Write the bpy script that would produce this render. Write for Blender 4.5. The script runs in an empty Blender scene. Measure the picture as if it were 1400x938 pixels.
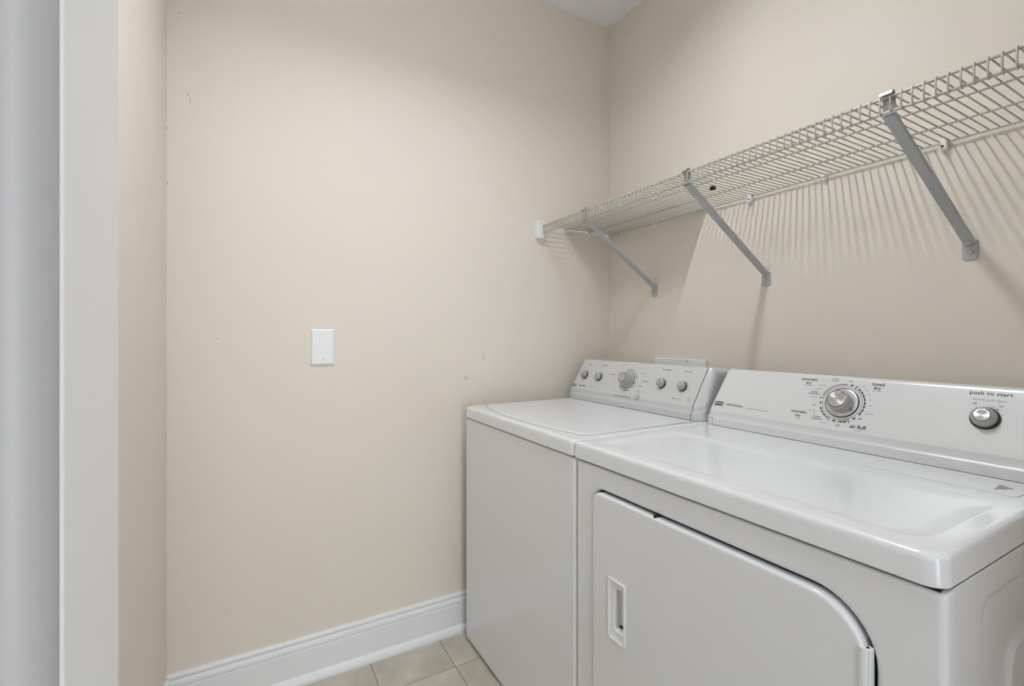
import bpy, bmesh, math, random
from mathutils import Vector, Matrix
random.seed(4)
C = bpy.context.scene
COL = C.collection

# ------------------------------------------------------------------ camera
CX, CY, CH = 1.813, -1.573, 1.215
A = math.radians(29.3)
cam_d = bpy.data.cameras.new('camera')
cam_d.sensor_width = 36.0
cam_d.lens = 36.0 * 644 / 1400
cam_d.shift_y = -9 / 1400
cam_d.clip_start = 0.01
cam = bpy.data.objects.new('camera', cam_d); COL.objects.link(cam)
fwd = Vector((-math.cos(A), math.sin(A), 0))
cam.location = (CX, CY, CH)
cam.rotation_euler = fwd.to_track_quat('-Z', 'Y').to_euler()
C.camera = cam

# ------------------------------------------------------------------ world, light, exposure
w = bpy.data.worlds.new('world'); C.world = w; w.use_nodes = True
w.node_tree.nodes['Background'].inputs[0].default_value = (0.93, 0.96, 1.0, 1)
w.node_tree.nodes['Background'].inputs[1].default_value = 0.6
C.view_settings.view_transform = 'Standard'
C.view_settings.look = 'None'
C.view_settings.gamma = 1.0
C.view_settings.use_curve_mapping = False
C.view_settings.exposure = -0.16
BULB = 158.0

def area(name, loc, rot, sx, sy, power, color):
    l = bpy.data.lights.new(name, 'AREA'); l.shape = 'RECTANGLE'
    l.size = sx; l.size_y = sy; l.energy = power; l.color = color
    o = bpy.data.objects.new(name, l); COL.objects.link(o)
    o.location = loc; o.rotation_euler = rot
    return o
# unseen fill light added outside the doorway to brighten the room
hl_ = area('hall_fill', (3.3, -1.35, 1.3), (0, math.radians(90), 0), 2.1, 0.9, 22, (0.92, 0.955, 1.0))
hl_.data.spread = math.radians(150)

# ------------------------------------------------------------------ materials
def mat(name, color, rough=0.5, metal=0.0, spec=0.5, coat=0.0, emit=None, bump=None, mottle=None):
    m = bpy.data.materials.new(name); m.use_nodes = True
    nt = m.node_tree; b = nt.nodes['Principled BSDF']
    b.inputs['Base Color'].default_value = (*color, 1)
    b.inputs['Roughness'].default_value = rough
    b.inputs['Metallic'].default_value = metal
    b.inputs['Specular IOR Level'].default_value = spec
    b.inputs['Coat Weight'].default_value = coat
    b.inputs['Coat Roughness'].default_value = 0.08
    if emit:
        b.inputs['Emission Color'].default_value = (*emit[0], 1)
        b.inputs['Emission Strength'].default_value = emit[1]
    tc = nt.nodes.new('ShaderNodeTexCoord')
    if mottle:
        sc, amt = mottle[0], mottle[1]
        n = nt.nodes.new('ShaderNodeTexNoise'); n.inputs['Scale'].default_value = sc
        n.inputs['Detail'].default_value = 5
        nt.links.new(tc.outputs['Object'], n.inputs['Vector'])
        r = nt.nodes.new('ShaderNodeValToRGB')
        r.color_ramp.elements[0].position = 0.3; r.color_ramp.elements[1].position = 0.7
        r.color_ramp.elements[0].color = (*[c * (1 - amt) for c in color], 1)
        r.color_ramp.elements[1].color = (*[min(1, c * (1 + amt)) for c in color], 1)
        nt.links.new(n.outputs['Fac'], r.inputs['Fac'])
        nt.links.new(r.outputs['Color'], b.inputs['Base Color'])
    if bump:
        n2 = nt.nodes.new('ShaderNodeTexNoise'); n2.inputs['Scale'].default_value = bump[0]
        n2.inputs['Detail'].default_value = 3
        nt.links.new(tc.outputs['Object'], n2.inputs['Vector'])
        bp = nt.nodes.new('ShaderNodeBump'); bp.inputs['Strength'].default_value = bump[1]
        bp.inputs['Distance'].default_value = bump[2]
        nt.links.new(n2.outputs['Fac'], bp.inputs['Height'])
        nt.links.new(bp.outputs['Normal'], b.inputs['Normal'])
    return m

M = {}
M['wall'] = mat('beige_wall_paint', (0.80, 0.732, 0.655), 0.62, spec=0.3, bump=(180, 0.12, 0.001), mottle=(1.5, 0.012))
M['ceiling'] = mat('ceiling_paint', (0.90, 0.91, 0.93), 0.8, bump=(90, 0.15, 0.001))
M['shaded_trim'] = mat('shaded_hall_casing', (0.46, 0.46, 0.462), 0.45)  # casing colour darkened to grey to paint the shade on its hall face
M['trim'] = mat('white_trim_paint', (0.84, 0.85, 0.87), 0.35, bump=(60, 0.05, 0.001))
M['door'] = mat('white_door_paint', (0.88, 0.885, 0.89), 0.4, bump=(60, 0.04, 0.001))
M['enamel'] = mat('white_enamel', (0.81, 0.828, 0.85), 0.22, coat=0.35, mottle=(3, 0.01), bump=(9, 0.05, 0.004))
M['plastic'] = mat('white_plastic', (0.84, 0.85, 0.86), 0.35)
M['console'] = mat('silver_grey_plastic', (0.66, 0.665, 0.67), 0.33, metal=0.15, mottle=(250, 0.02))
M['console_lit'] = mat('lit_silver_plastic', (0.74, 0.745, 0.75), 0.3, metal=0.1, mottle=(250, 0.02))  # console plastic lightened to paint in the stronger light on the dryer
M['cap'] = mat('grey_end_plastic', (0.56, 0.565, 0.57), 0.38)
M['print'] = mat('dark_print', (0.02, 0.02, 0.022), 0.5)
M['print_soft'] = mat('grey_print', (0.11, 0.11, 0.115), 0.5)
M['print_faint'] = mat('faint_print', (0.33, 0.33, 0.335), 0.5)
M['print_white'] = mat('white_print', (0.8, 0.8, 0.8), 0.5)
M['gap'] = mat('dark_gap', (0.012, 0.012, 0.012), 0.8)
M['knob'] = mat('grey_knob_plastic', (0.44, 0.44, 0.445), 0.32, metal=0.35)
M['skirt'] = mat('satin_silver', (0.62, 0.625, 0.63), 0.25, metal=0.6)
M['wire'] = mat('white_vinyl_wire', (0.50, 0.475, 0.42), 0.4)
M['bracket'] = mat('grey_painted_steel', (0.46, 0.47, 0.485), 0.42, metal=0.25)
M['liner'] = mat('translucent_liner', (0.66, 0.65, 0.62), 0.5)
M['screw'] = mat('steel_screw', (0.5, 0.5, 0.5), 0.3, metal=0.9)
M['tile'] = mat('beige_vinyl_tile', (0.56, 0.52, 0.43), 0.4, mottle=(7, 0.22), bump=(40, 0.08, 0.001))
M['grout'] = mat('dark_tile_joint', (0.34, 0.31, 0.25), 0.7, mottle=(30, 0.1))
M['scuff'] = mat('wall_scuff', (0.40, 0.34, 0.28), 0.7)
M['patch'] = mat('wall_patch', (0.70, 0.63, 0.50), 0.7)
M['brass'] = mat('satin_nickel', (0.6, 0.58, 0.54), 0.3, metal=1.0)
M['bulb'] = mat('lit_bulb', (1, 1, 1), 0.5, emit=((0.90, 0.955, 1.0), BULB))
nt = M['liner'].node_tree; pb = nt.nodes['Principled BSDF']; mx = nt.nodes.new('ShaderNodeMixShader'); tl_ = nt.nodes.new('ShaderNodeBsdfTranslucent')
tl_.inputs[0].default_value = (0.9, 0.89, 0.86, 1); mx.inputs[0].default_value = 0.75
nt.links.new(pb.outputs[0], mx.inputs[1]); nt.links.new(tl_.outputs[0], mx.inputs[2]); nt.links.new(mx.outputs[0], nt.nodes['Material Output'].inputs[0])
# radially brushed metal for the knob faces: bright fans like spun aluminium
def spun():
    m = bpy.data.materials.new('spun_aluminium'); m.use_nodes = True
    nt = m.node_tree; b = nt.nodes['Principled BSDF']
    b.inputs['Base Color'].default_value = (0.60, 0.60, 0.61, 1)
    b.inputs['Metallic'].default_value = 1.0; b.inputs['Roughness'].default_value = 0.32
    b.inputs['Anisotropic'].default_value = 0.85
    tg = nt.nodes.new('ShaderNodeTangent'); tg.direction_type = 'RADIAL'; tg.axis = 'Z'
    nt.links.new(tg.outputs['Tangent'], b.inputs['Tangent'])
    tc = nt.nodes.new('ShaderNodeTexCoord')
    wv = nt.nodes.new('ShaderNodeTexWave'); wv.wave_type = 'RINGS'; wv.rings_direction = 'Z'
    wv.inputs['Scale'].default_value = 400
    nt.links.new(tc.outputs['Object'], wv.inputs['Vector'])
    bp = nt.nodes.new('ShaderNodeBump'); bp.inputs['Strength'].default_value = 0.05; bp.inputs['Distance'].default_value = 0.0005
    nt.links.new(wv.outputs['Fac'], bp.inputs['Height']); nt.links.new(bp.outputs['Normal'], b.inputs['Normal'])
    return m
M['spun'] = spun()

# ------------------------------------------------------------------ helpers
def link_mesh(name, verts, faces, m, parent=None, smooth=False, loc=None, sharp=35):
    me = bpy.data.meshes.new(name); me.from_pydata([tuple(v) for v in verts], [], faces)
    bm = bmesh.new(); bm.from_mesh(me)
    bmesh.ops.recalc_face_normals(bm, faces=bm.faces[:]); bm.to_mesh(me); bm.free()
    me.materials.append(m)
    if smooth:
        me.polygons.foreach_set('use_smooth', [True] * len(me.polygons))
        me.set_sharp_from_angle(angle=math.radians(sharp))
    o = bpy.data.objects.new(name, me); COL.objects.link(o)
    if loc is not None: o.location = loc
    if parent is not None: o.parent = parent
    if smooth:
        wn = o.modifiers.new('weighted_normals', 'WEIGHTED_NORMAL'); wn.keep_sharp = True; wn.weight = 80
    return o

class MB:
    def __init__(s): s.v = []; s.f = []
    def add(s, vs, fs):
        n = len(s.v); s.v += [Vector(v) for v in vs]; s.f += [tuple(i + n for i in f) for f in fs]
        return s
    def box(s, x0, x1, y0, y1, z0, z1, b=0.0):
        if b <= 0:
            s.add([(x, y, z) for x in (x0, x1) for y in (y0, y1) for z in (z0, z1)],
                  [(0, 1, 3, 2), (4, 6, 7, 5), (0, 4, 5, 1), (2, 3, 7, 6), (0, 2, 6, 4), (1, 5, 7, 3)])
            return s
        bm = bmesh.new()
        r = bmesh.ops.create_cube(bm, size=1)
        for v in bm.verts:
            v.co = Vector(((x0 + x1) / 2 + v.co.x * (x1 - x0), (y0 + y1) / 2 + v.co.y * (y1 - y0), (z0 + z1) / 2 + v.co.z * (z1 - z0)))
        bmesh.ops.bevel(bm, geom=bm.edges[:], offset=b, segments=3, affect='EDGES', profile=0.5)
        bm.verts.index_update()
        s.add([v.co.copy() for v in bm.verts], [tuple(v.index for v in f.verts) for f in bm.faces])
        bm.free(); return s
    def loft(s, loops, cap0=True, cap1=True, closed=True):
        n = len(loops[0]); base = len(s.v)
        for l in loops: s.v += [Vector(p) for p in l]
        for i in range(len(loops) - 1):
            for j in range(n if closed else n - 1):
                k = (j + 1) % n
                s.f.append((base + i*n + j, base + i*n + k, base + (i+1)*n + k, base + (i+1)*n + j))
        if cap0: s.f.append(tuple(base + j for j in range(n)))
        if cap1: s.f.append(tuple(base + (len(loops)-1)*n + j for j in reversed(range(n))))
        return s
    def tube(s, pts, r, seg=8):
        pts = [Vector(p) for p in pts]; loops = []
        d0 = (pts[1] - pts[0]).normalized()
        ref = Vector((0, 0, 1)) if abs(d0.z) < 0.9 else Vector((1, 0, 0))
        # parallel-transported frame
        u = d0.cross(ref).normalized()
        for i, p in enumerate(pts):
            if i == 0: d = d0
            elif i == len(pts)-1: d = (pts[i]-pts[i-1]).normalized()
            else: d = ((pts[i]-pts[i-1]).normalized() + (pts[i+1]-pts[i]).normalized()).normalized()
            u = (u - d * u.dot(d)).normalized(); v = d.cross(u)
            loops.append([p + (u*math.cos(2*math.pi*k/seg) + v*math.sin(2*math.pi*k/seg)) * r for k in range(seg)])
        return s.loft(loops)
    def lathe(s, prof, seg=32, mtx=None):
        # prof: (r, h) along +Z
        loops = [[Vector((r*math.cos(2*math.pi*k/seg), r*math.sin(2*math.pi*k/seg), h)) for k in range(seg)] for r, h in prof]
        if mtx is not None: loops = [[mtx @ p for p in l] for l in loops]
        return s.loft(loops)
    def build(s, name, m, parent=None, smooth=False, loc=None, sharp=35):
        return link_mesh(name, s.v, s.f, m, parent, smooth, loc, sharp)

def rrect(x0, x1, y0, y1, r, n=6):
    """rounded rectangle loop; r single or (x0y0, x1y0, x1y1, x0y1)"""
    if not isinstance(r, (tuple, list)): r = (r,) * 4
    cs = [(x0, y0, 1, 1, 180), (x1, y0, -1, 1, 270), (x1, y1, -1, -1, 0), (x0, y1, 1, -1, 90)]
    out = []
    for (cx, cy, sx, sy, a0), rr in zip(cs, r):
        for k in range(n + 1):
            a = math.radians(a0 + 90 * k / n)
            out.append((cx + sx*rr + rr*math.cos(a), cy + sy*rr + rr*math.sin(a)))
    return out

def tag(o, label=None, cat=None, group=None, kind=None):
    if label: o['label'] = label
    if cat: o['category'] = cat
    if group: o['group'] = group
    if kind: o['kind'] = kind
    return o
def empty(name, loc=(0, 0, 0)):
    o = bpy.data.objects.new(name, None); COL.objects.link(o); o.location = loc; o.empty_display_size = 0.1
    return o
def text(name, body, size, m, parent, mtx, align='CENTER', spacing=1.0, xs=1.0, bold=0.0):
    cu = bpy.data.curves.new(name, 'FONT'); cu.body = body; cu.size = size
    cu.align_x = align; cu.align_y = 'CENTER'; cu.extrude = 0.00008; cu.space_character = spacing
    cu.offset = bold; cu.resolution_u = 3; cu.space_line = 0.85
    t = bpy.data.objects.new(name, cu); COL.objects.link(t)
    bpy.context.view_layer.update()
    me = bpy.data.meshes.new_from_object(t.evaluated_get(bpy.context.evaluated_depsgraph_get()))
    COL.objects.unlink(t); bpy.data.objects.remove(t)
    me.materials.clear(); me.materials.append(m); me.name = name
    for v in me.vertices: v.co.x *= xs
    o = bpy.data.objects.new(name, me); COL.objects.link(o); o.parent = parent; o.matrix_local = mtx
    return o

# ------------------------------------------------------------------ room shell
CEIL = 2.75; YC = -1.794; XD = 2.26
def struct(name, mb, m, **k):
    o = mb.build(name, m, **k); o['kind'] = 'structure'; return o
wall_left = struct('wall_left', MB().box(-0.12, 0, YC - 0.12, 0.12, 0, CEIL), M['wall'])
wall_back = struct('wall_back', MB().box(0, XD + 0.12, 0, 0.12, 0, CEIL), M['wall'])
wall_front = struct('wall_front', MB().box(0, XD + 0.12, YC - 0.12, YC, 0, CEIL), M['wall'])
DY0, DY1, DH = -1.672, -0.98, 2.45      # doorway in the right-hand wall
struct('wall_right', MB().box(XD, XD + 0.12, YC, DY0 - 0.02, 0, CEIL).box(XD, XD + 0.12, DY1 + 0.02, 0, 0, CEIL)
       .box(XD, XD + 0.12, DY0 - 0.02, DY1 + 0.02, DH + 0.02, CEIL), M['wall'])
struct('ceiling', MB().box(-0.12, XD + 0.12, YC - 0.12, 0.12, CEIL, CEIL + 0.1), M['ceiling'])
# door lining and casing
fr = MB()
fr.box(XD - 0.001, XD + 0.121, DY0 - 0.02, DY0, 0, DH + 0.02).box(XD - 0.001, XD + 0.121, DY1, DY1 + 0.02, 0, DH + 0.02)
fr.box(XD - 0.001, XD + 0.121, DY0, DY1, DH, DH + 0.02)
fr.box(XD - 0.018, XD, DY1 + 0.005, DY1 + 0.075, 0, DH + 0.075, 0.004).box(XD - 0.018, XD, DY0 - 0.075, DY0 - 0.005, 0, DH + 0.075, 0.004)
fr.box(XD - 0.018, XD, DY0 - 0.005, DY1 + 0.005, DH + 0.005, DH + 0.075, 0.004)
struct('trim_1', fr, M['trim'])

# floor: vinyl tiles over a joint bed
fl = struct('floor', MB().box(-0.12, XD + 1.2, YC - 0.12, 0.12, -0.1, -0.0025), M['grout'])
T = 0.27; G = 0.0018
xs_ = [0.2 + T * k for k in range(-1, 9)]; ys_ = [-0.905 + T * k for k in range(-4, 4)]
def tile_mesh(w, d):
    me = bpy.data.meshes.new('tile')
    mb = MB(); l = rrect(0, w, 0, d, 0.003, 2); l2 = rrect(0.0012, w - 0.0012, 0.0012, d - 0.0012, 0.003, 2)
    mb.loft([[(x, y, -0.003) for x, y in l], [(x, y, -0.0008) for x, y in l], [(x, y, 0) for x, y in l2]], cap0=False)
    return mb
cache = {}
for x in xs_:
    for y in ys_:
        x0 = max(x, 0) + G; x1 = min(x + T, XD) - G; y0 = max(y, YC) + G; y1 = min(y + T, 0) - G
        if x1 - x0 < 0.01 or y1 - y0 < 0.01: continue
        key = (round(x1 - x0, 4), round(y1 - y0, 4))
        if key not in cache:
            o = tile_mesh(*key).build('tile', M['tile'], fl); cache[key] = o.data
        else:
            o = bpy.data.objects.new('tile', cache[key]); COL.objects.link(o); o.parent = fl
        o.location = (x0, y0, 0)

# baseboards: profiled board with shoe moulding
BB = [(0.0, 0.0), (0.030, 0.0), (0.030, 0.010), (0.026, 0.020), (0.019, 0.027), (0.0155, 0.029), (0.0155, 0.112), (0.0135, 0.114), (0.0135, 0.118),
      (0.0165, 0.120), (0.0165, 0.126), (0.015, 0.133), (0.011, 0.138), (0.0085, 0.1395), (0.0085, 0.1425), (0.0125, 0.1445), (0.0125, 0.150), (0.010, 0.1545), (0.006, 0.156), (0.0, 0.156)]
def base(name, p0, p1, nrm):
    p0 = Vector(p0); p1 = Vector(p1); nrm = Vector(nrm)
    mb = MB(); mb.loft([[p + nrm * d + Vector((0, 0, z)) for d, z in BB] for p in (p0, p1)])
    return struct(name, mb, M['trim'])
base('baseboard_left', (0, YC, 0), (0, 0, 0), (1, 0, 0))
base('baseboard_back', (0.03, 0, 0), (XD, 0, 0), (0, -1, 0))
base('baseboard_front', (0.03, YC, 0), (XD, YC, 0), (0, 1, 0))

# scuffs and patched spots on the left wall (y, z, w, h, angle)
def mark(wall, y, z, w, h, ang, m, name, label):
    c, s = math.cos(ang), math.sin(ang); mb = MB(); pts = []
    for k in range(10):
        a = 2*math.pi*k/10; r = 1 + random.uniform(-.3, .3)
        u, v = w/2*math.cos(a)*r, h/2*math.sin(a)*r
        pts.append((y + u*c - v*s, z + u*s + v*c))
    mb.loft([[(0.0, p, q) for p, q in pts], [(0.0002, p, q) for p, q in pts]], cap0=False)
    o = mb.build(name, m, wall); return o
def on_left(u, v):
    s = (u - 700) / 644; dx = -0.872 + 0.489*s; dy = 0.489 + 0.872*s
    D = CX / -dx; return CY + D*dy, CH + (460 - v)/644*D
for (u, v, wd, hg, an, mm) in [(257, 129, .003, .012, .6, 'scuff'), (260, 138, .002, .022, .15, 'scuff'), (245, 18, .004, .005, 0, 'scuff'), (229, 175, .003, .006, 0, 'scuff'),
                               (229, 251, .003, .010, .2, 'scuff'), (196, 236, .0, .0, 0, ''), (711, 121, .006, .003, 0, 'scuff'), (818, 59, .003, .008, .4, 'scuff'),
                               (699, 481, .003, .018, .3, 'patch'), (691, 486, .003, .012, -.4, 'patch'), (661, 488, .018, .040, .1, 'patch'), (637, 517, .030, .022, .3, 'patch'),
                               (309, 838, .003, .020, -.6, 'patch'), (297, 463, .003, .005, 0, 'scuff')]:
    if not mm: continue
    y, z = on_left(u, v)
    mark(wall_left, y, z, wd, hg, an, M[mm], 'scuff_mark' if mm == 'scuff' else 'paint_patch', '')

# ------------------------------------------------------------------ cased wall end beside the camera
JX0, JX1, JY = 1.433, 1.543, -1.643
struct('wall_stub', MB().box(JX0 + 0.014, JX1 - 0.014, YC, JY - 0.018, 0, CEIL), M['wall'])
L = []
for z in (0.0, CEIL):
    L.append([(x, y, z) for x, y in rrect(JX0, JX1 - 0.003, JY - 0.085, JY, (0.003, 0.001, 0.004, 0.006), 8)])
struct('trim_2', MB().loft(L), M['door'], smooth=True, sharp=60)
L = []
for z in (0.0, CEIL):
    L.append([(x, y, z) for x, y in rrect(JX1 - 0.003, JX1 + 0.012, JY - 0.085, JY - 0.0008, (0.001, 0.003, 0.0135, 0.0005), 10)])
struct('trim_3', MB().loft(L), M['shaded_trim'], smooth=True, sharp=60)
jm = bpy.data.objects['trim_2']
MB().lathe([(0.0030, -0.0005), (0.0026, 0.0004), (0.0012, 0.0009), (0.0002, 0.0010)], 12, Matrix.Translation((JX0 + 0.007, JY - 0.0006, 1.393)) @ Matrix.Rotation(math.radians(-90), 4, 'X')).build('nail_head', M['door'], jm, smooth=True)

# ------------------------------------------------------------------ blank wall plate
def wall_plate():
    y0, y1, z0, z1 = -1.377, -1.298, 1.112, 1.241
    mb = MB(); L = []
    for ins, x in ((0, 0.0), (0, 0.003), (0.0015, 0.005), (0.005, 0.0065), (0.008, 0.007)):
        L.append([(x, y - y0, z - z0) for y, z in rrect(y0 + ins, y1 - ins, z0 + ins, z1 - ins, 0.002, 3)])
    o = mb.loft(L).build('wall_plate', M['plastic'], smooth=True, sharp=50); o.location = (0, y0, z0)
    tag(o, 'blank white rectangular cover plate screwed to the left beige wall', 'wall plate')
    for dz in (0.022, 0.107):
        m = Matrix.Translation((0.007, 0.0395, dz)) @ Matrix.Rotation(math.radians(90), 4, 'Y')
        sc = MB().lathe([(0.003, -0.001), (0.003, 0.0006), (0.0022, 0.0011)], 12, m)
        s = sc.build('screw', M['screw'], o)
wall_plate()

# ------------------------------------------------------------------ ceiling lamp (above the frame)
lamp = empty('ceiling_lamp', (0.95, -1.08, CEIL))
tag(lamp, 'narrow white strip ceiling light over the machines', 'ceiling lamp')
L = []
for hx, hy, z in ((0.055, 0.315, 0.0), (0.055, 0.315, -0.030), (0.050, 0.310, -0.073), (0.048, 0.308, -0.077), (0.042, 0.302, -0.077), (0.040, 0.300, -0.075), (0.030, 0.294, -0.0435)):
    L.append([(x, y, z) for x, y in rrect(-hx, hx, -hy, hy, 0.004, 3)])
MB().loft(L).build('housing', M['plastic'], lamp, smooth=True)
MB().box(-0.030, 0.030, -0.29, 0.29, -0.0475, -0.0445).build('diffuser', M['bulb'], lamp)

# ------------------------------------------------------------------ washer supply box behind the washer
box = empty('outlet_box', (0.445, 0, 0.95))
tag(box, 'white plastic washer hookup box on the back wall, peeking above the washer console', 'outlet box')
OW, OH = 0.1325, 0.172
L = []
for ins, y in ((0, 0.0), (0, -0.010), (0.002, -0.012), (0.050, -0.012), (0.052, -0.010), (0.052, -0.002)):
    L.append([(x, y, z) for x, z in rrect(-OW + ins, OW - ins, -0.03 + ins, OH - ins, 0.003, 2)])
MB().loft(L).build('flange', M['plastic'], box, smooth=True)
MB().lathe([(0.004, 0), (0.004, 0.003), (0.002, 0.004)], 10, Matrix.Translation((0.045, -0.012, OH - 0.008)) @ Matrix.Rotation(math.radians(90), 4, 'X')).build('screw', M['screw'], box)
for x in (-0.06, 0.06):
    MB().tube([(x, -0.004, 0.02), (x, -0.026, 0.02), (x, -0.034, 0.005), (x, -0.036, -0.02)], 0.009).lathe([(0.018, 0), (0.018, 0.008)], 12, Matrix.Translation((x, -0.026, 0.03))).build('valve', M['screw'], box, smooth=True)

# ------------------------------------------------------------------ wire shelf
ZS = 1.717; YF = -0.413; SX0, SX1 = 0.012, XD - 0.012
shelf = empty('wire_shelf', (0, 0, 0))
tag(shelf, 'long white vinyl-coated wire shelf fixed along the back wall above the machines', 'shelf')
def rod(y, z, r=0.0026, name='rod'):
    return MB().tube([(SX0, y, z), (SX1, y, z)], r, 8).build(name, M['wire'], shelf, smooth=True)
for y in (-0.012, -0.142, -0.280): rod(y, ZS - 0.0042)
rod(YF + 0.002, ZS - 0.0042, 0.0032); rod(YF + 0.004, ZS - 0.035, 0.0032)
pts = [(0, -0.010, 0), (0, YF + 0.004, 0), (0, YF - 0.001, -0.0015), (0, YF - 0.003, -0.005), (0, YF - 0.003, -0.031), (0, YF - 0.001, -0.036), (0, YF + 0.004, -0.0395)]
wm = MB().tube(pts, 0.0018, 6); wo = None
x = SX0 + 0.010; first = None
while x < SX1 - 0.005:
    if first is None:
        o = wm.build('cross_wire', M['wire'], shelf, smooth=True); first = o.data
    else:
        o = bpy.data.objects.new('cross_wire', first); COL.objects.link(o); o.parent = shelf
    o.location = (x, 0, ZS); x += 0.0184
# end bracket on the left wall
eb = empty('end_bracket', (0, YF, ZS))
tag(eb, 'small white plastic bracket on the left wall holding the front end of the wire shelf', 'bracket')
L = []
for ins, xx in ((0, 0), (0, 0.022), (0.003, 0.027), (0.006, 0.028)):
    L.append([(xx, y, z) for y, z in rrect(-0.022 + ins, 0.014 - ins, -0.060 + ins, 0.022 - ins, 0.007, 4)])
MB().loft(L).build('housing', M['plastic'], eb, smooth=True)
MB().box(0.026, 0.034, 0.006, 0.018, -0.045, 0.012, 0.002).build('clip', M['plastic'], eb, smooth=True)
MB().lathe([(0.0035, 0), (0.0035, 0.0015), (0.002, 0.002)], 10, Matrix.Translation((0.028, -0.006, 0.010)) @ Matrix.Rotation(math.radians(90), 4, 'Y')).build('screw', M['screw'], eb)

# diagonal support braces
def brace(x, label, bx, bz):
    e = empty('shelf_brace', (x, 0, ZS))
    tag(e, label, 'bracket', 'diagonal grey steel braces under the wire shelf')
    # channel strut from lip to wall
    p0 = Vector((0, YF + 0.008, -0.041)); p1 = Vector((bx, -0.006, -0.278 + bz))
    d = (p1 - p0).normalized(); n = Vector((0, d.z, -d.y))  # up-ish normal
    if n.z > 0: n = -n                                       # outer face looks down / to the room
    wdt = 0.0115; dp = 0.007; loops = []
    for t in (p0, p0 + d*0.01, p1 - d*0.01, p1):
        sec = [(-wdt, 0), (-wdt*0.86, 0.0022), (wdt*0.86, 0.0022), (wdt, 0), (wdt, -dp), (wdt - 0.0015, -dp), (wdt - 0.0015, -0.001), (-wdt + 0.0015, -0.001), (-wdt + 0.0015, -dp), (-wdt, -dp)]
        loops.append([t + Vector((a, 0, 0)) + n*b for a, b in sec])
    MB().loft(loops).build('strut', M['bracket'], e, smooth=True)
    # hook over the front lip
    prof = [(YF + 0.008, -0.041), (YF + 0.010, -0.034), (YF + 0.0085, -0.012), (YF + 0.0085, -0.001), (YF + 0.006, 0.0045), (YF + 0.000, 0.0062), (YF - 0.004, 0.0040), (YF - 0.0055, -0.001)]
    back = [(YF + 0.011, -0.044), (YF + 0.012, -0.034), (YF + 0.0103, -0.012), (YF + 0.0103, 0.000), (YF + 0.007, 0.0062), (YF + 0.000, 0.0080), (YF - 0.0055, 0.0052), (YF - 0.0072, -0.001)]
    MB().loft([[(s_, a, b) for a, b in prof + back[::-1]] for s_ in (-0.0115, 0.0115)]).build('hook', M['bracket'], e)
    # wall foot
    L = []
    for ins, y in ((0, 0), (0, -0.003), (0.001, -0.004)):
        out = rrect(-0.0155 + ins, 0.0155 - ins, -0.318 + ins, -0.268 - ins, (0.009, 0.009, 0.006, 0.006), 5)
        # small notch in the lower edge
        out = [(a, b + (0.004 if abs(a) < 0.003 and b < -0.3 else 0)) for a, b in out]
        L.append([(a + bx, y, b + bz) for a, b in out])
    MB().loft(L).box(bx - 0.008, bx + 0.008, -0.016, -0.003, bz - 0.282, bz - 0.270, 0.003).build('foot', M['bracket'], e, smooth=True)
    m = Matrix.Translation((bx, -0.004, bz - 0.297)) @ Matrix.Rotation(math.radians(90), 4, 'X')
    MB().lathe([(0.0062, 0), (0.0062, 0.002), (0.0045, 0.0035), (0.0030, 0.0035), (0.0026, 0.0015)], 16, m).build('screw', M['screw'], e, smooth=True)
brace(0.325, 'grey diagonal shelf brace nearest the corner of the room', -0.022, -0.008)
brace(0.822, 'middle grey diagonal shelf brace, meeting the wall over the gap between the two machines', -0.004, -0.010)
brace(1.340, 'grey diagonal shelf brace furthest from the corner, over the dryer dial', 0.008, 0.006)

# wall clips of the back rod
clips = [(1293, 'white shelf clip just right of the diagonal brace over the dryer', 1), (1130, 'white shelf clip on the back wall midway between the middle and right braces', 0),
         (1028, 'white shelf clip with a dark screw just right of the middle brace', 1), (897, 'white shelf clip on the back wall left of the middle brace', 0), (853, 'white shelf clip on the back wall nearest the room corner', 0)]
for u, lab, sc in clips:
    s = (u - 700)/644; dx = -0.872 + 0.489*s; dy = 0.489 + 0.872*s; D = -CY/dy; X = CX + D*dx
    e = empty('shelf_clip', (X, 0, ZS)); tag(e, lab, 'clip', 'white clips holding the back rod of the wire shelf')
    k = 1.0 if sc else 0.75
    MB().box(-0.008*k, 0.008*k, -0.018*k, 0, -0.024*k, 0.0075, 0.003).build('clip_body', M['plastic'], e, smooth=True)
    MB().tube([(-0.007*k, -0.012, -0.0042), (0.007*k, -0.012, -0.0042)], 0.006, 12).build('saddle', M['plastic'], e, smooth=True)
    if sc:
        MB().lathe([(0.0028, 0), (0.0028, 0.001)], 10, Matrix.Translation((0, -0.018, -0.014)) @ Matrix.Rotation(math.radians(90), 4, 'X')).build('screw', M['gap'], e)

# sheet of shelf liner lying on the wires at the corner end
ln = empty('shelf_liner', (0, 0, ZS + 0.0018))
tag(ln, 'off-white sheet lying on the wire shelf at its corner end', 'liner')
mb = MB(); n = 14; top = []
for zoff in (0.0, 0.0012):
    top.append([])
xa, xb, ya, yb = 0.006, 0.575, -0.275, -0.004
lp = rrect(xa, xb, ya, yb, 0.004, 2)
mb.loft([[(a, b, 0.0002) for a, b in lp], [(a, b, 0.0016) for a, b in lp]])
mb.build('sheet', M['liner'], ln)
tie = empty('wire_tie', (0.756, -0.20, ZS))
tag(tie, 'small dark tie wrapped on the shelf wires just right of the middle brace', 'tie')
MB().box(-0.010, 0.010, -0.003, 0.003, -0.0065, 0.0035, 0.001).build('band', M['gap'], tie)
MB().box(-0.002, 0.013, -0.016, -0.012, -0.0050, 0.003, 0.001).build('tail', M['gap'], tie)

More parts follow.
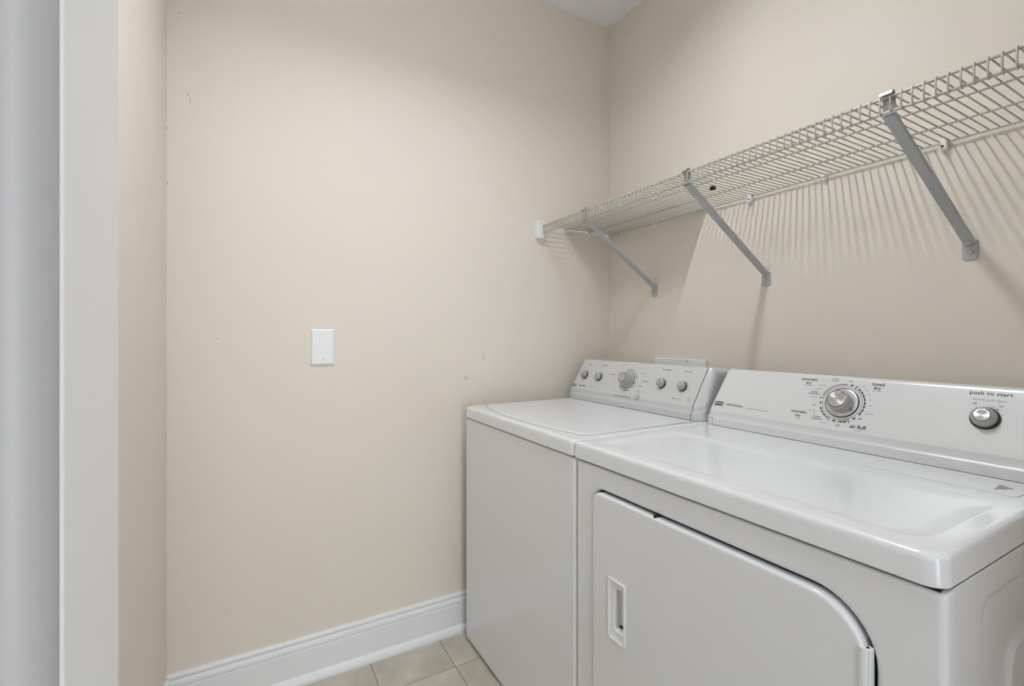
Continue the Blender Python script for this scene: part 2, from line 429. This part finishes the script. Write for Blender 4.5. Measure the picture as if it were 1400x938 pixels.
# ------------------------------------------------------------------ machines
YFR = -0.81; ZT = 0.937; ZSEAM = 0.893
def worktop_loops(x0, x1, yb=-0.05, rr=(0.022, 0.014, 0.004, 0.004)):
    """outer rim of a machine top, bottom to top"""
    out = []
    for ins, z in ((0.004, ZSEAM), (0.001, ZSEAM + 0.0015), (0.0, ZSEAM + 0.004), (0.0015, 0.924), (0.0022, 0.9300), (0.0040, 0.9337), (0.0070, 0.9358), (0.0110, 0.9366), (0.016, ZT)):
        out.append([(x, y, z) for x, y in rrect(x0 + ins, x1 - ins, YFR - 0.006 + ins, yb - ins*0.3, rr, 8)])
    return out

PB = Vector((0, -0.291, 0.982)); PT = Vector((0, -0.2385, 1.103))   # face line of the control panels
UP = (PT - PB).normalized(); NRM = Vector((0, -UP.z, UP.y))
def panel_mtx(x, z, off=0.0):
    t = (z - PB.z) / (PT.z - PB.z); p = PB.lerp(PT, t) + NRM*off
    m = Matrix((Vector((1, 0, 0)), UP, NRM)).transposed().to_4x4()
    m.translation = Vector((x, p.y, p.z)); return m
def panel_px(u, v):
    """point of the sloped control panel where a measured sight line meets it"""
    s = (u - 700)/644; d = Vector((-0.872 + 0.489*s, 0.489 + 0.872*s, (460 - v)/644)); c = Vector((CX, CY, CH))
    k = (PB - c).dot(NRM) / d.dot(NRM); p = c + d*k
    return p.x, p.z

PROF = [(-0.2975, 0.9385), (-0.2972, 0.9590), (-0.2962, 0.9606), (-0.2940, 0.9612), (-0.2922, 0.9640), (-0.2906, 0.9705), (-0.2908, 0.9790), (-0.2910, 0.982)]
for k in range(1, 8):
    t = k/8; PROF.append((PB.y + (PT.y-PB.y)*t, PB.z + (PT.z-PB.z)*t))
PROF += [(-0.2385, 1.103), (-0.2355, 1.1080), (-0.2310, 1.1105), (-0.2230, 1.1118), (-0.17, 1.106), (-0.10, 1.098), (-0.075, 1.090), (-0.07, 1.075), (-0.07, 0.9385)]
def console(parent, x0, x1, m, cx, cw=0.058, back=0.012):
    lm = MB(); cy_, cz_ = -0.18, 1.02
    def sec(xo, ins, taper):
        out = []
        for y, z in PROF:
            h = max(0, min(1, (z - 0.96)/0.145))
            yy = y + (cy_ - y)*ins; zz = z if z < 0.95 else z + (cz_ - z)*ins
            out.append((xo + taper*h, yy, zz))
        return out
    tl = 0.030; tr = 0.020
    lm.loft([sec(x0 - 0.004, 0.16, tl), sec(x0 - 0.0035, 0.09, tl), sec(x0 - 0.002, 0.035, tl), sec(x0 + 0.001, 0.01, tl), sec(x0 + 0.005, 0.0, tl), sec(x1 - cw, 0.0, tr)])
    con = lm.build('console', m, parent, smooth=True, sharp=50)
    # dark joint and end cap
    MB().loft([sec(x1 - cw - 0.0005, 0.02, tr), sec(x1 - cw + 0.004, 0.02, tr)]).build('joint', M['gap'], con)
    xe = x1 - back; g = xe - (x1 - cw + 0.002)
    ec = MB().loft([sec(x1 - cw + 0.002, 0.012, tr), sec(x1 - cw + 0.0035, -0.004, tr), sec(x1 - cw + 0.006, -0.010, tr), sec(x1 - cw + 0.010, -0.008, tr*0.97),
                    sec(x1 - cw + g*0.45, 0.03, tr*0.85), sec(x1 - cw + g*0.7, 0.09, tr*0.6), sec(x1 - cw + g*0.9, 0.19, tr*0.3), sec(xe, 0.32, 0)])
    ec.build('end_cap', m, parent, smooth=True, sharp=60)
    # notch line at the lower left foot
    MB().box(x0 + 0.018, x0 + 0.0192, -0.2980, -0.295, 0.9400, 0.9605).box(x0 + 0.003, x0 + 0.019, -0.2980, -0.295, 0.9600, 0.9608).build('seam', M['print_faint'], con)
    # shadow joint between console and top
    MB().box(x0 + 0.02, x1 - cw - 0.002, -0.2970, -0.20, 0.9365, 0.9392).build('seam', M['gap'], con)
    return con

def knob(parent, name, x, z, r0, r1, h, ang, base_r=None, big=False):
    """knob on the panel: skirt, body, spun cap, pointer"""
    e = empty(name, (0, 0, 0)); e.parent = parent; e.matrix_local = panel_mtx(x, z)
    if base_r:
        MB().lathe([(base_r, 0.0), (base_r, 0.0012), (base_r - 0.0022, 0.0014)], 48).build('dial_ring', M['print'], e, smooth=True)
        MB().lathe([(base_r - 0.0022, 0.0008), (base_r - 0.0022, 0.0022), (base_r - 0.004, 0.0030), (r0, 0.0036)], 48).build('skirt', M['skirt'], e, smooth=True)
        MB().box(r0*0.9, base_r - 0.006, -0.0008, 0.0008, 0.0034, 0.0042).build('pointer', M['print'], e).rotation_euler = (0, 0, math.radians(ang))
    else:
        MB().lathe([(r0*1.14, 0.0), (r0*1.16, 0.003), (r0*1.0, 0.0045)], 32, Matrix.Translation((0.0004, -0.0006, 0))).build('skirt', M['print'], e, smooth=True)  # black base, widened and shifted down to stand in for the contact shadow
    z0 = 0.003
    body = [(r0, z0), (r0*1.0, z0 + 0.25*h), (r0*0.97, h*0.6), (r0*0.90, h*0.82), (r1*1.05, h*0.96), (r1, h), (r1*0.93, h), (r1*0.90, h - 0.0012)]
    MB().lathe(body, 40).build('knob_body', M['knob'], e, smooth=True)
    MB().lathe([(r1*0.94, h - 0.0006), (r1*0.94, h + 0.0002)], 40).build('cap_edge', M['print'], e, smooth=True)
    MB().lathe([(r1*0.86, h), (r1*0.86, h + 0.0008), (r1*0.80, h + 0.0011), (r1*0.3, h + 0.0009), (0.0002, h + 0.0007)], 40).build('knob_cap', M['spun'], e, smooth=True)
    return e

def arc(mb, r0, r1, a0, a1, h=0.0003):
    n = max(2, int(abs(a1 - a0)/4)); vs = []; fs = []
    for k in range(n + 1):
        a = math.radians(a0 + (a1 - a0)*k/n)
        for r in (r0, r1):
            for zz in (0, h): vs.append((r*math.cos(a), r*math.sin(a), zz))
    for k in range(n):
        b = 4*k
        fs += [(b+1, b+3, b+7, b+5), (b, b+1, b+5, b+4), (b+2, b+6, b+7, b+3)]
    mb.add(vs, fs)
def bar(mb, x0, y0, x1, y1, w, h=0.0003):
    d = Vector((x1-x0, y1-y0)).normalized(); p = Vector((-d.y, d.x))*w/2
    q = [(x0+p.x, y0+p.y), (x1+p.x, y1+p.y), (x1-p.x, y1-p.y), (x0-p.x, y0-p.y)]
    mb.add([(a, b, zz) for zz in (0, h) for a, b in q], [(4, 5, 6, 7), (0, 1, 5, 4), (1, 2, 6, 5), (2, 3, 7, 6), (3, 0, 4, 7)])
def marks(mb, name, m, parent, x, z):
    o = mb.build(name, m, parent); o.matrix_local = panel_mtx(x, z, 0.00005); return o
def ptext(parent, body, u, v, size, m, **k):
    x, z = panel_px(u, v); k.setdefault('bold', size*(0.022 if m is M['print'] else 0.012))
    return text('lettering', body, size*1.04, m, parent, panel_mtx(x, z, 0.0001), **k)

def badge(parent, u0, u1, v, h, w):
    x0, z = panel_px(u0, v); e = empty('badge', (0, 0, 0)); e.parent = parent; e.matrix_local = panel_mtx(x0 + w/2 + 0.006, z)
    L = []
    for s, zz in ((1.0, 0), (1.0, 0.0006), (0.97, 0.0009)):
        L.append([(a*s, b*s, zz) for a, b in rrect(-w/2 - 0.0012, w/2 + 0.0035, -h/2 - 0.0025, h/2 + 0.0012, 0.0015, 3)])
    MB().loft(L).build('badge_rim', M['skirt'], e)
    L = [[(a + 0.08*b, b, zz) for a, b in rrect(-w/2, w/2, -h/2, h/2, 0.0008, 3)] for zz in (0.0008, 0.0012)]
    MB().loft(L).build('badge_face', M['print'], e)
    text('badge_lettering', 'MAYTAG', h*0.62, M['print_white'], e, Matrix.Translation((0, 0, 0.0014)), xs=w*0.86/(h*0.62*3.75)*0.98, bold=0.00015)
    return e

# ============================== washer
WX0, WX1 = 0.072, 0.797
washer = empty('washing_machine', (0, 0, 0))
tag(washer, 'white top-load washing machine with five-knob silver console, standing in the corner left of the dryer', 'washer')
# cabinet: wrap-around shell with a rounded front
L = []
for ins, z in ((0.006, 0.012), (0.0, 0.018), (0.0, ZSEAM - 0.012), (0.002, ZSEAM - 0.006), (0.006, ZSEAM - 0.0035)):
    L.append([(x, y, z) for x, y in rrect(WX0 + ins, WX1 - ins, YFR + ins, -0.08 - ins, (0.010, 0.010, 0.004, 0.004), 6)])
MB().loft(L).build('cabinet', M['enamel'], washer, smooth=True, sharp=60)
MB().box(WX0 + 0.008, WX1 - 0.008, YFR + 0.006, -0.1, ZSEAM - 0.006, ZSEAM + 0.003).build('seam', M['gap'], washer)
for fx in (WX0 + 0.05, WX1 - 0.05):
    for fy in (YFR + 0.05, -0.13):
        MB().lathe([(0.022, 0.0), (0.022, 0.006), (0.009, 0.008), (0.009, 0.02)], 16, Matrix.Translation((fx, fy, 0))).build('foot', M['gap'], washer, smooth=True)
MB().loft(worktop_loops(WX0, WX1)).build('worktop', M['enamel'], washer, smooth=True, sharp=60)
# lid with bowed front edge: raised a few millimetres
def lid_loop(ins, z):
    x0, x1 = WX0 + 0.030 + ins, WX1 - 0.032 - ins; yb = -0.315 - ins; out = []
    n = 20
    for k in range(n + 1):
        t = k/n; xx = x0 + (x1 - x0)*t
        bow = 1 - (2*t - 1)**2
        yy = -0.742 + ins - 0.040*bow - 0.010*t
        # round the two front corners
        e = min(t, 1 - t)*(x1 - x0)
        if e < 0.02: yy += 0.02 - math.sqrt(max(0, 0.02**2 - (0.02 - e)**2))
        out.append((xx, yy, z))
    out += [(x1, yb, z), (x0, yb, z)]
    return out
MB().loft([lid_loop(-0.0026, ZT - 0.0003), lid_loop(-0.0024, ZT + 0.0006), lid_loop(0.0005, ZT + 0.0007)], cap0=False).build('lid_shadow_line', M['print_faint'], washer, smooth=True)  # grey rim at the lid seam, painted as its shadow line
MB().loft([lid_loop(0, ZT - 0.001), lid_loop(0, ZT + 0.0015), lid_loop(0.001, ZT + 0.0026), lid_loop(0.003, ZT + 0.0034), lid_loop(0.006, ZT + 0.0036), lid_loop(0.045, ZT + 0.0036), lid_loop(0.055, ZT + 0.0028)]).build('lid', M['enamel'], washer, smooth=True, sharp=60)
wcon = console(washer, WX0 + 0.002, WX1 + 0.004, M['console'], 0)
badge(wcon, 782.3, 788.6, 525.5, 0.0095, 0.024)
ptext(wcon, 'CENTENNIAL', 791.5, 526.6, 0.0078, M['print'], align='LEFT', spacing=1.05)
ptext(wcon, 'COMMERCIAL TECHNOLOGY', 804.5, 528.3, 0.0042, M['print_faint'], align='LEFT')
for (u, v, r) in ((800.5, 512.6, 0.0150), (819.5, 515.4, 0.0150), (905.3, 524.8, 0.0150), (934.0, 528.6, 0.0150)):
    x, z = panel_px(u, v)
    knob(washer, 'option_knob', x, z, r, r*0.62, 0.020, 70)
    mb = MB()
    for a in (62, 35, 90) if u != 819.5 else (62, 35, 90, 12):
        ca, sa = math.cos(math.radians(a)), math.sin(math.radians(a)); bar(mb, ca*0.0185, sa*0.0185, ca*0.0225, sa*0.0225, 0.0013)
    marks(mb, 'tick_mark', M['print_soft'], wcon, x, z)
for body, u, v in (('load size', 807, 498.3), ('temperature', 827, 499.5), ('fabric softener', 912.5, 505.6), ('extra rinse', 941.5, 508.3)):
    ptext(wcon, body, u, v, 0.0074, M['print_soft'])
dx_, dz_ = panel_px(859, 519.7)
knob(washer, 'cycle_dial', dx_, dz_, 0.0250, 0.0215, 0.034, -30, base_r=0.0345)
mb = MB()
for a0, a1 in ((118, 62), (-10, -20), (14, 24), (-38, -46), (-64, -108), (-128, -172), (190, 197), (36, 42)):
    arc(mb, 0.0415, 0.0440, a0, a1)
for a in (24, 42, -8, -34, -62, -130, 120, 192):
    ca, sa = math.cos(math.radians(a)), math.sin(math.radians(a)); bar(mb, ca*0.039, sa*0.039, ca*0.047, sa*0.047, 0.0016)
marks(mb, 'dial_marking', M['print'], wcon, dx_, dz_)
for body, u, v, sz, mm in (('rinse', 853.5, 499, 0.0070, 'print_soft'), ('heavy', 866.5, 500.7, 0.0052, 'print_faint'), ('delay', 876.5, 503.8, 0.0052, 'print_faint'),
                           ('casual', 879.5, 510.8, 0.0070, 'print_soft'), ('bulky items', 882.5, 521.5, 0.0070, 'print_soft'), ('delicate', 875.5, 528.0, 0.0070, 'print_soft'),
                           ('start', 873.0, 533.8, 0.0070, 'print_soft'), ('hold to reset', 872, 536.4, 0.0046, 'print_faint'),
                           ('normal', 838, 511.8, 0.0078, 'print_soft'), ('soak', 846, 508.2, 0.0050, 'print_faint'), ('light', 841.3, 517, 0.0050, 'print_faint'),
                           ('drain', 839.5, 529, 0.0050, 'print_faint'), ('super wash', 841.5, 535, 0.0050, 'print_faint'), ('whites', 862, 538.3, 0.0056, 'print_faint')):
    ptext(wcon, body, u, v, sz, M[mm])
for k in range(6):
    x, z = panel_px(841.0 + 3.85*k, 540.3 + 0.62*k)
    o = MB().box(-0.0024, 0.0024, -0.0022, 0.0022, 0, 0.0006).build('indicator', M['print'], wcon); o.matrix_local = panel_mtx(x, z)
x, z = panel_px(870.8, 542.7)
o = MB().lathe([(0.0108, 0), (0.0108, 0.0022), (0.0100, 0.0030), (0.004, 0.0026), (0.0003, 0.0025)], 28).build('start_button', M['skirt'], washer, smooth=True); o.matrix_local = panel_mtx(x, z)
o = MB().lathe([(0.0120, 0), (0.0118, 0.0006)], 28).build('button_rim', M['print_soft'], wcon, smooth=True); o.matrix_local = panel_mtx(x, z)
x, z = panel_px(920.3, 544.3)
o = MB().lathe([(0.0030, 0), (0.0028, 0.0004)], 6).build('print_mark', M['print'], wcon); o.matrix_local = panel_mtx(x, z)
ptext(wcon, 'INTELLICLEAN', 921.8, 545.3, 0.0050, M['print_faint'], align='LEFT')
x, z = panel_px(941.5, 546.8)
mb = MB()
for a, b in ((-0.008, 0.0055), (-0.008, 0.0), (-0.008, -0.0055)): bar(mb, a, b, -a, b, 0.0011)
marks(mb, 'print_mark', M['print_faint'], wcon, x, z)

# ============================== dryer
X0, X1 = 0.803, 1.565
dryer = empty('clothes_dryer', (0, 0, 0))
tag(dryer, 'white front-load dryer with a big round dial, nearest the camera', 'dryer')
MB().box(X0 + 0.004, X1 - 0.012, YFR + 0.02, -0.08, 0.015, ZSEAM - 0.004).build('cabinet', M['enamel'], dryer)
MB().box(X0 + 0.008, X1 - 0.008, YFR + 0.006, -0.1, ZSEAM - 0.006, ZSEAM + 0.003).build('seam', M['gap'], dryer)
for fx in (X0 + 0.05, X1 - 0.05):
    for fy in (YFR + 0.05, -0.13):
        MB().lathe([(0.022, 0.0), (0.022, 0.006), (0.009, 0.008), (0.009, 0.02)], 16, Matrix.Translation((fx, fy, 0))).build('foot', M['gap'], dryer, smooth=True)
# front panel with the door recess
N = 10
def front(ins, y, r=0.012):
    return [(a, y, b) for a, b in rrect(X0 + ins, X1 - ins, 0.014 + ins, ZSEAM - 0.0035 - ins, max(0.001, r), N)]
DX0, DX1, DZ0, DZ1 = 0.876, 1.487, 0.235, 0.833
DR = (0.03, 0.085, 0.085, 0.032)
def dl(ins, y):
    return [(a, y, b) for a, b in rrect(DX0 + ins, DX1 - ins, DZ0 + ins, DZ1 - ins, tuple(max(0.002, r - ins) for r in DR), N)]
MB().loft([front(0, YFR + 0.028, 0.003), front(0, YFR + 0.012, 0.004), front(0.0012, YFR + 0.006, 0.005), front(0.004, YFR + 0.002, 0.007), front(0.010, YFR, 0.008),
           dl(-0.012, YFR), dl(-0.006, YFR + 0.001), dl(-0.002, YFR + 0.005), dl(-0.001, YFR + 0.016)], cap0=False, cap1=False).build('front_panel', M['enamel'], dryer, smooth=True, sharp=50)
MB().loft([dl(-0.001, YFR + 0.0165), dl(0.01, YFR + 0.0168)], cap0=False).build('door_gasket', M['gap'], dryer)
# door: pillowed slab with a moulded handle well
HX0, HX1, HZ0, HZ1 = 0.940, 1.000, 0.497, 0.643
def hl(ins, y, r=0.006): return [(a, y, b) for a, b in rrect(HX0 + ins, HX1 - ins, HZ0 + ins, HZ1 - ins, r, N)]
dd = MB().loft([dl(0.0050, YFR + 0.014), dl(0.0042, YFR - 0.003), dl(0.0052, YFR - 0.0065), dl(0.0075, YFR - 0.0083), dl(0.011, YFR - 0.009), hl(-0.004, YFR - 0.009), hl(0, YFR - 0.008)], cap0=False, cap1=False)
ddo = dd.build('door', M['enamel'], dryer, smooth=True, sharp=50)
SX_0, SX_1, SZ0, SZ1 = 0.962, 0.993, 0.525, 0.622
def sl(ins, y, r=0.003): return [(a, y, b) for a, b in rrect(SX_0 + ins, SX_1 - ins, SZ0 + ins, SZ1 - ins, r, N)]
MB().loft([hl(0, YFR - 0.008), hl(0.001, YFR - 0.0115), hl(0.004, YFR - 0.0125), hl(0.006, YFR - 0.0105), [(a, YFR - 0.0080, b) for a, b in rrect(HX0 + 0.012, HX1 - 0.008, HZ0 + 0.016, HZ1 - 0.014, 0.008, N)],
           sl(-0.002, YFR - 0.0085), sl(0, YFR - 0.006), sl(0.001, YFR + 0.008), sl(0.002, YFR + 0.009)], cap0=False).build('handle', M['plastic'], ddo, smooth=True, sharp=50)
MB().box(0.966, 0.990, YFR + 0.004, YFR + 0.0075, 0.527, 0.531).build('latch_spot', M['gap'], ddo)
MB().box(1.083, 1.089, YFR - 0.007, YFR + 0.012, DZ1 - 0.0055, DZ1 + 0.001, 0.0008).build('door_bumper', M['gap'], ddo)
for z0, z1 in ((0.50, 0.778), (0.28, 0.36)):
    MB().tube([(DX1 - 0.010, YFR - 0.006, z0), (DX1 - 0.010, YFR - 0.006, z1)], 0.0065, 14).box(DX1 - 0.010, DX1 - 0.001, YFR - 0.008, YFR + 0.004, z0, z1, 0.002).build('hinge', M['enamel'], ddo, smooth=True)
# side panel with stepped pressing
def side(y0, y1, z0, z1, x, r): return [(x, a, b) for a, b in rrect(y0, y1, z0, z1, r, 8)]
MB().loft([side(YFR + 0.028, -0.082, 0.016, ZSEAM - 0.004, X1 - 0.004, 0.002), side(YFR + 0.030, -0.084, 0.018, ZSEAM - 0.006, X1 - 0.0025, 0.002),
           side(-0.689, -0.16, 0.12, 0.850, X1 - 0.0025, 0.032), side(-0.686, -0.163, 0.123, 0.847, X1 - 0.0032, 0.031), side(-0.680, -0.168, 0.128, 0.841, X1 - 0.0052, 0.03), side(-0.677, -0.171, 0.131, 0.838, X1 - 0.0055, 0.03), side(-0.640, -0.205, 0.16, 0.842 - 0.035, X1 - 0.0055, 0.03), 
           side(-0.628, -0.215, 0.17, 0.842 - 0.045, X1 - 0.012, 0.035), side(-0.560, -0.28, 0.23, 0.745, X1 - 0.013, 0.04), side(-0.552, -0.288, 0.24, 0.737, X1 - 0.006, 0.04), side(-0.530, -0.31, 0.26, 0.715, X1 - 0.006, 0.04)], cap0=False).build('side_panel', M['enamel'], dryer)
# worktop with a shallow pressed pan
def pan(ins, z): return [(x, y, z) for x, y in rrect(0.845 + ins, 1.528 - ins, -0.775 + ins, -0.470 - ins, (0.03, 0.045, 0.045, 0.03), 8)]
wl = worktop_loops(X0 - 0.004, X1, rr=(0.008, 0.026, 0.004, 0.004))
MB().loft(wl + [pan(-0.003, ZT + 0.0004), pan(0.0, ZT), pan(0.006, ZT - 0.0015), pan(0.022, ZT - 0.0045), pan(0.034, ZT - 0.0055), pan(0.060, ZT - 0.0055)]).build('worktop', M['enamel'], dryer, smooth=True, sharp=60)
# lint screen lid at the back right
def ll(ins, z): return [(x, y, z) for x, y in rrect(1.296 + ins, 1.532 - ins, -0.420 + ins, -0.302 - ins, (0.008, 0.008, 0.004, 0.004), 4)]
lint = MB().loft([ll(0.002, ZT - 0.0003), ll(0, ZT + 0.0006), ll(0.001, ZT + 0.0013), ll(0.003, ZT + 0.0016)]).build('lint_lid', M['enamel'], dryer, smooth=True, sharp=60)
MB().loft([ll(-0.0012, ZT - 0.0003), ll(-0.0010, ZT + 0.0005), ll(0.0003, ZT + 0.0005)], cap0=False).build('lid_seam', M['print_faint'], lint)
zt = ZT + 0.0016
ar = MB().add([(1.492, -0.350, zt), (1.497, -0.398, zt), (1.514, -0.364, zt), (1.492, -0.350, zt + 0.0006), (1.497, -0.398, zt + 0.0006), (1.514, -0.364, zt + 0.0006)], [(3, 4, 5), (0, 1, 4, 3), (1, 2, 5, 4), (2, 0, 3, 5)])
ar.build('arrow_mark', M['print_faint'], lint)
dcon = console(dryer, X0 + 0.008, X1 - 0.002, M['console_lit'], 0, cw=0.030, back=0.0)
badge(dcon, 975.8, 988.5, 550.5, 0.0118, 0.028)
ptext(dcon, 'CENTENNIAL', 992.5, 552.9, 0.0090, M['print'], align='LEFT', spacing=1.05)
ptext(dcon, 'COMMERCIAL TECHNOLOGY', 1019.5, 558.2, 0.0050, M['print_faint'], align='LEFT')
dx_, dz_ = panel_px(1151.3, 550.7)
knob(dryer, 'cycle_dial', dx_, dz_, 0.0270, 0.0236, 0.029, -33, base_r=0.0390)
mb = MB(); r0, r1 = 0.0484, 0.0518
arc(mb, r0, r0 + 0.0018, 164, 85); arc(mb, r0, r1, 77, 69)
for k in range(8):
    a = 53 - k*10.9; arc(mb, r0, r1, a, a - 8.7)
arc(mb, r0, r1, -43, -51)
for a, b in ((-68, -76.5), (-79, -87)): arc(mb, r0, r1, a, b)
arc(mb, r0, r1, -97, -105)
for k in range(4):
    a = -119 - k*10.6; arc(mb, r0, r1, a, a - 8.4)
arc(mb, r0, r1, -171, -177)
def ray(a, p, q, w_):
    ca, sa = math.cos(math.radians(a)), math.sin(math.radians(a)); bar(mb, ca*p, sa*p, ca*q, sa*q, w_)
for a in (171, 60, -63, -115): ray(a, 0.0445, 0.0560, 0.0018)
marks(mb, 'dial_marking', M['print'], dcon, dx_, dz_)
mb = MB()
for a0, a1 in ((171, 70), (60, -63), (-66, -112), (-116, -180)): arc(mb, 0.0445, 0.0454, a0, a1)
marks(mb, 'dial_marking', M['print_soft'], dcon, dx_, dz_)
for body, u, v, sz, mm in (('automatic', 1107.5, 518.6, 0.0098, 'print'), ('dry', 1106, 523.3, 0.0098, 'print'), ('heavy duty', 1105.5, 526.5, 0.0046, 'print_faint'),
                           ('automatic', 1092.5, 562.5, 0.0098, 'print'), ('dry', 1091, 567.8, 0.0098, 'print'), ('delicate', 1090.5, 572.0, 0.0046, 'print_faint'),
                           ('timed', 1201.5, 525.9, 0.0110, 'print'), ('dry', 1199.8, 531.1, 0.0110, 'print'), ('high heat', 1199.5, 535, 0.0046, 'print_faint'),
                           ('air fluff', 1172.8, 584.4, 0.0118, 'print'), ('no heat', 1172, 588.9, 0.0046, 'print_faint'),
                           ('off', 1163.3, 521.2, 0.0068, 'print_soft'), ('off', 1112.6, 553.8, 0.0068, 'print_soft'), ('off', 1144.7, 581.6, 0.0078, 'print_soft'), ('off', 1175.3, 572.8, 0.0078, 'print_soft'),
                           ('wrinkle', 1142.5, 518.2, 0.0054, 'print_soft'), ('control', 1142, 520.8, 0.0054, 'print_soft'),
                           ('more dry', 1125, 526.8, 0.0050, 'print_faint'), ('very dry', 1118.8, 531.3, 0.0050, 'print_faint'),
                           ('energy', 1114, 535.4, 0.0064, 'print_soft'), ('preferred', 1112.8, 538.0, 0.0064, 'print_soft'), ('less dry', 1110.6, 542.8, 0.0050, 'print_faint'),
                           ('more dry', 1110.2, 560.6, 0.0050, 'print_faint'), ('dry', 1113.2, 564.6, 0.0050, 'print_faint'),
                           ('energy', 1117.2, 569.2, 0.0068, 'print_soft'), ('preferred', 1116.6, 572.4, 0.0068, 'print_soft'), ('less dry', 1126.5, 577.8, 0.0050, 'print_faint'),
                           ('70', 1181.3, 528.7, 0.0050, 'print_faint'), ('60', 1185.6, 534.0, 0.0050, 'print_faint'), ('50', 1188.7, 540.2, 0.0050, 'print_faint'), ('40', 1190.2, 547.0, 0.0050, 'print_faint'),
                           ('30', 1189.8, 554.3, 0.0050, 'print_faint'), ('less time', 1189.5, 566.0, 0.0050, 'print_faint'),
                           ('push to start', 1355.0, 538.6, 0.0105, 'print'), ('end of cycle signal', 1353, 547.2, 0.0066, 'print_faint'),
                           ('off', 1332.5, 551.4, 0.0066, 'print_soft'), ('on', 1369.5, 555.5, 0.0066, 'print_soft')):
    kw = dict(spacing=1.12) if body == 'push to start' else {}
    ptext(dcon, body, u, v, sz, M[mm], **kw)
sx, sz_ = panel_px(1347.0, 571.8)
knob(dryer, 'start_knob', sx, sz_, 0.0205, 0.0150, 0.020, 60)
mb = MB()
for a in (125, 50): 
    ca, sa = math.cos(math.radians(a)), math.sin(math.radians(a)); bar(mb, ca*0.0245, sa*0.0245, ca*0.0285, sa*0.0285, 0.0012)
arc(mb, 0.0262, 0.0270, 78, 52)
marks(mb, 'tick_mark', M['print_soft'], dcon, sx, sz_)
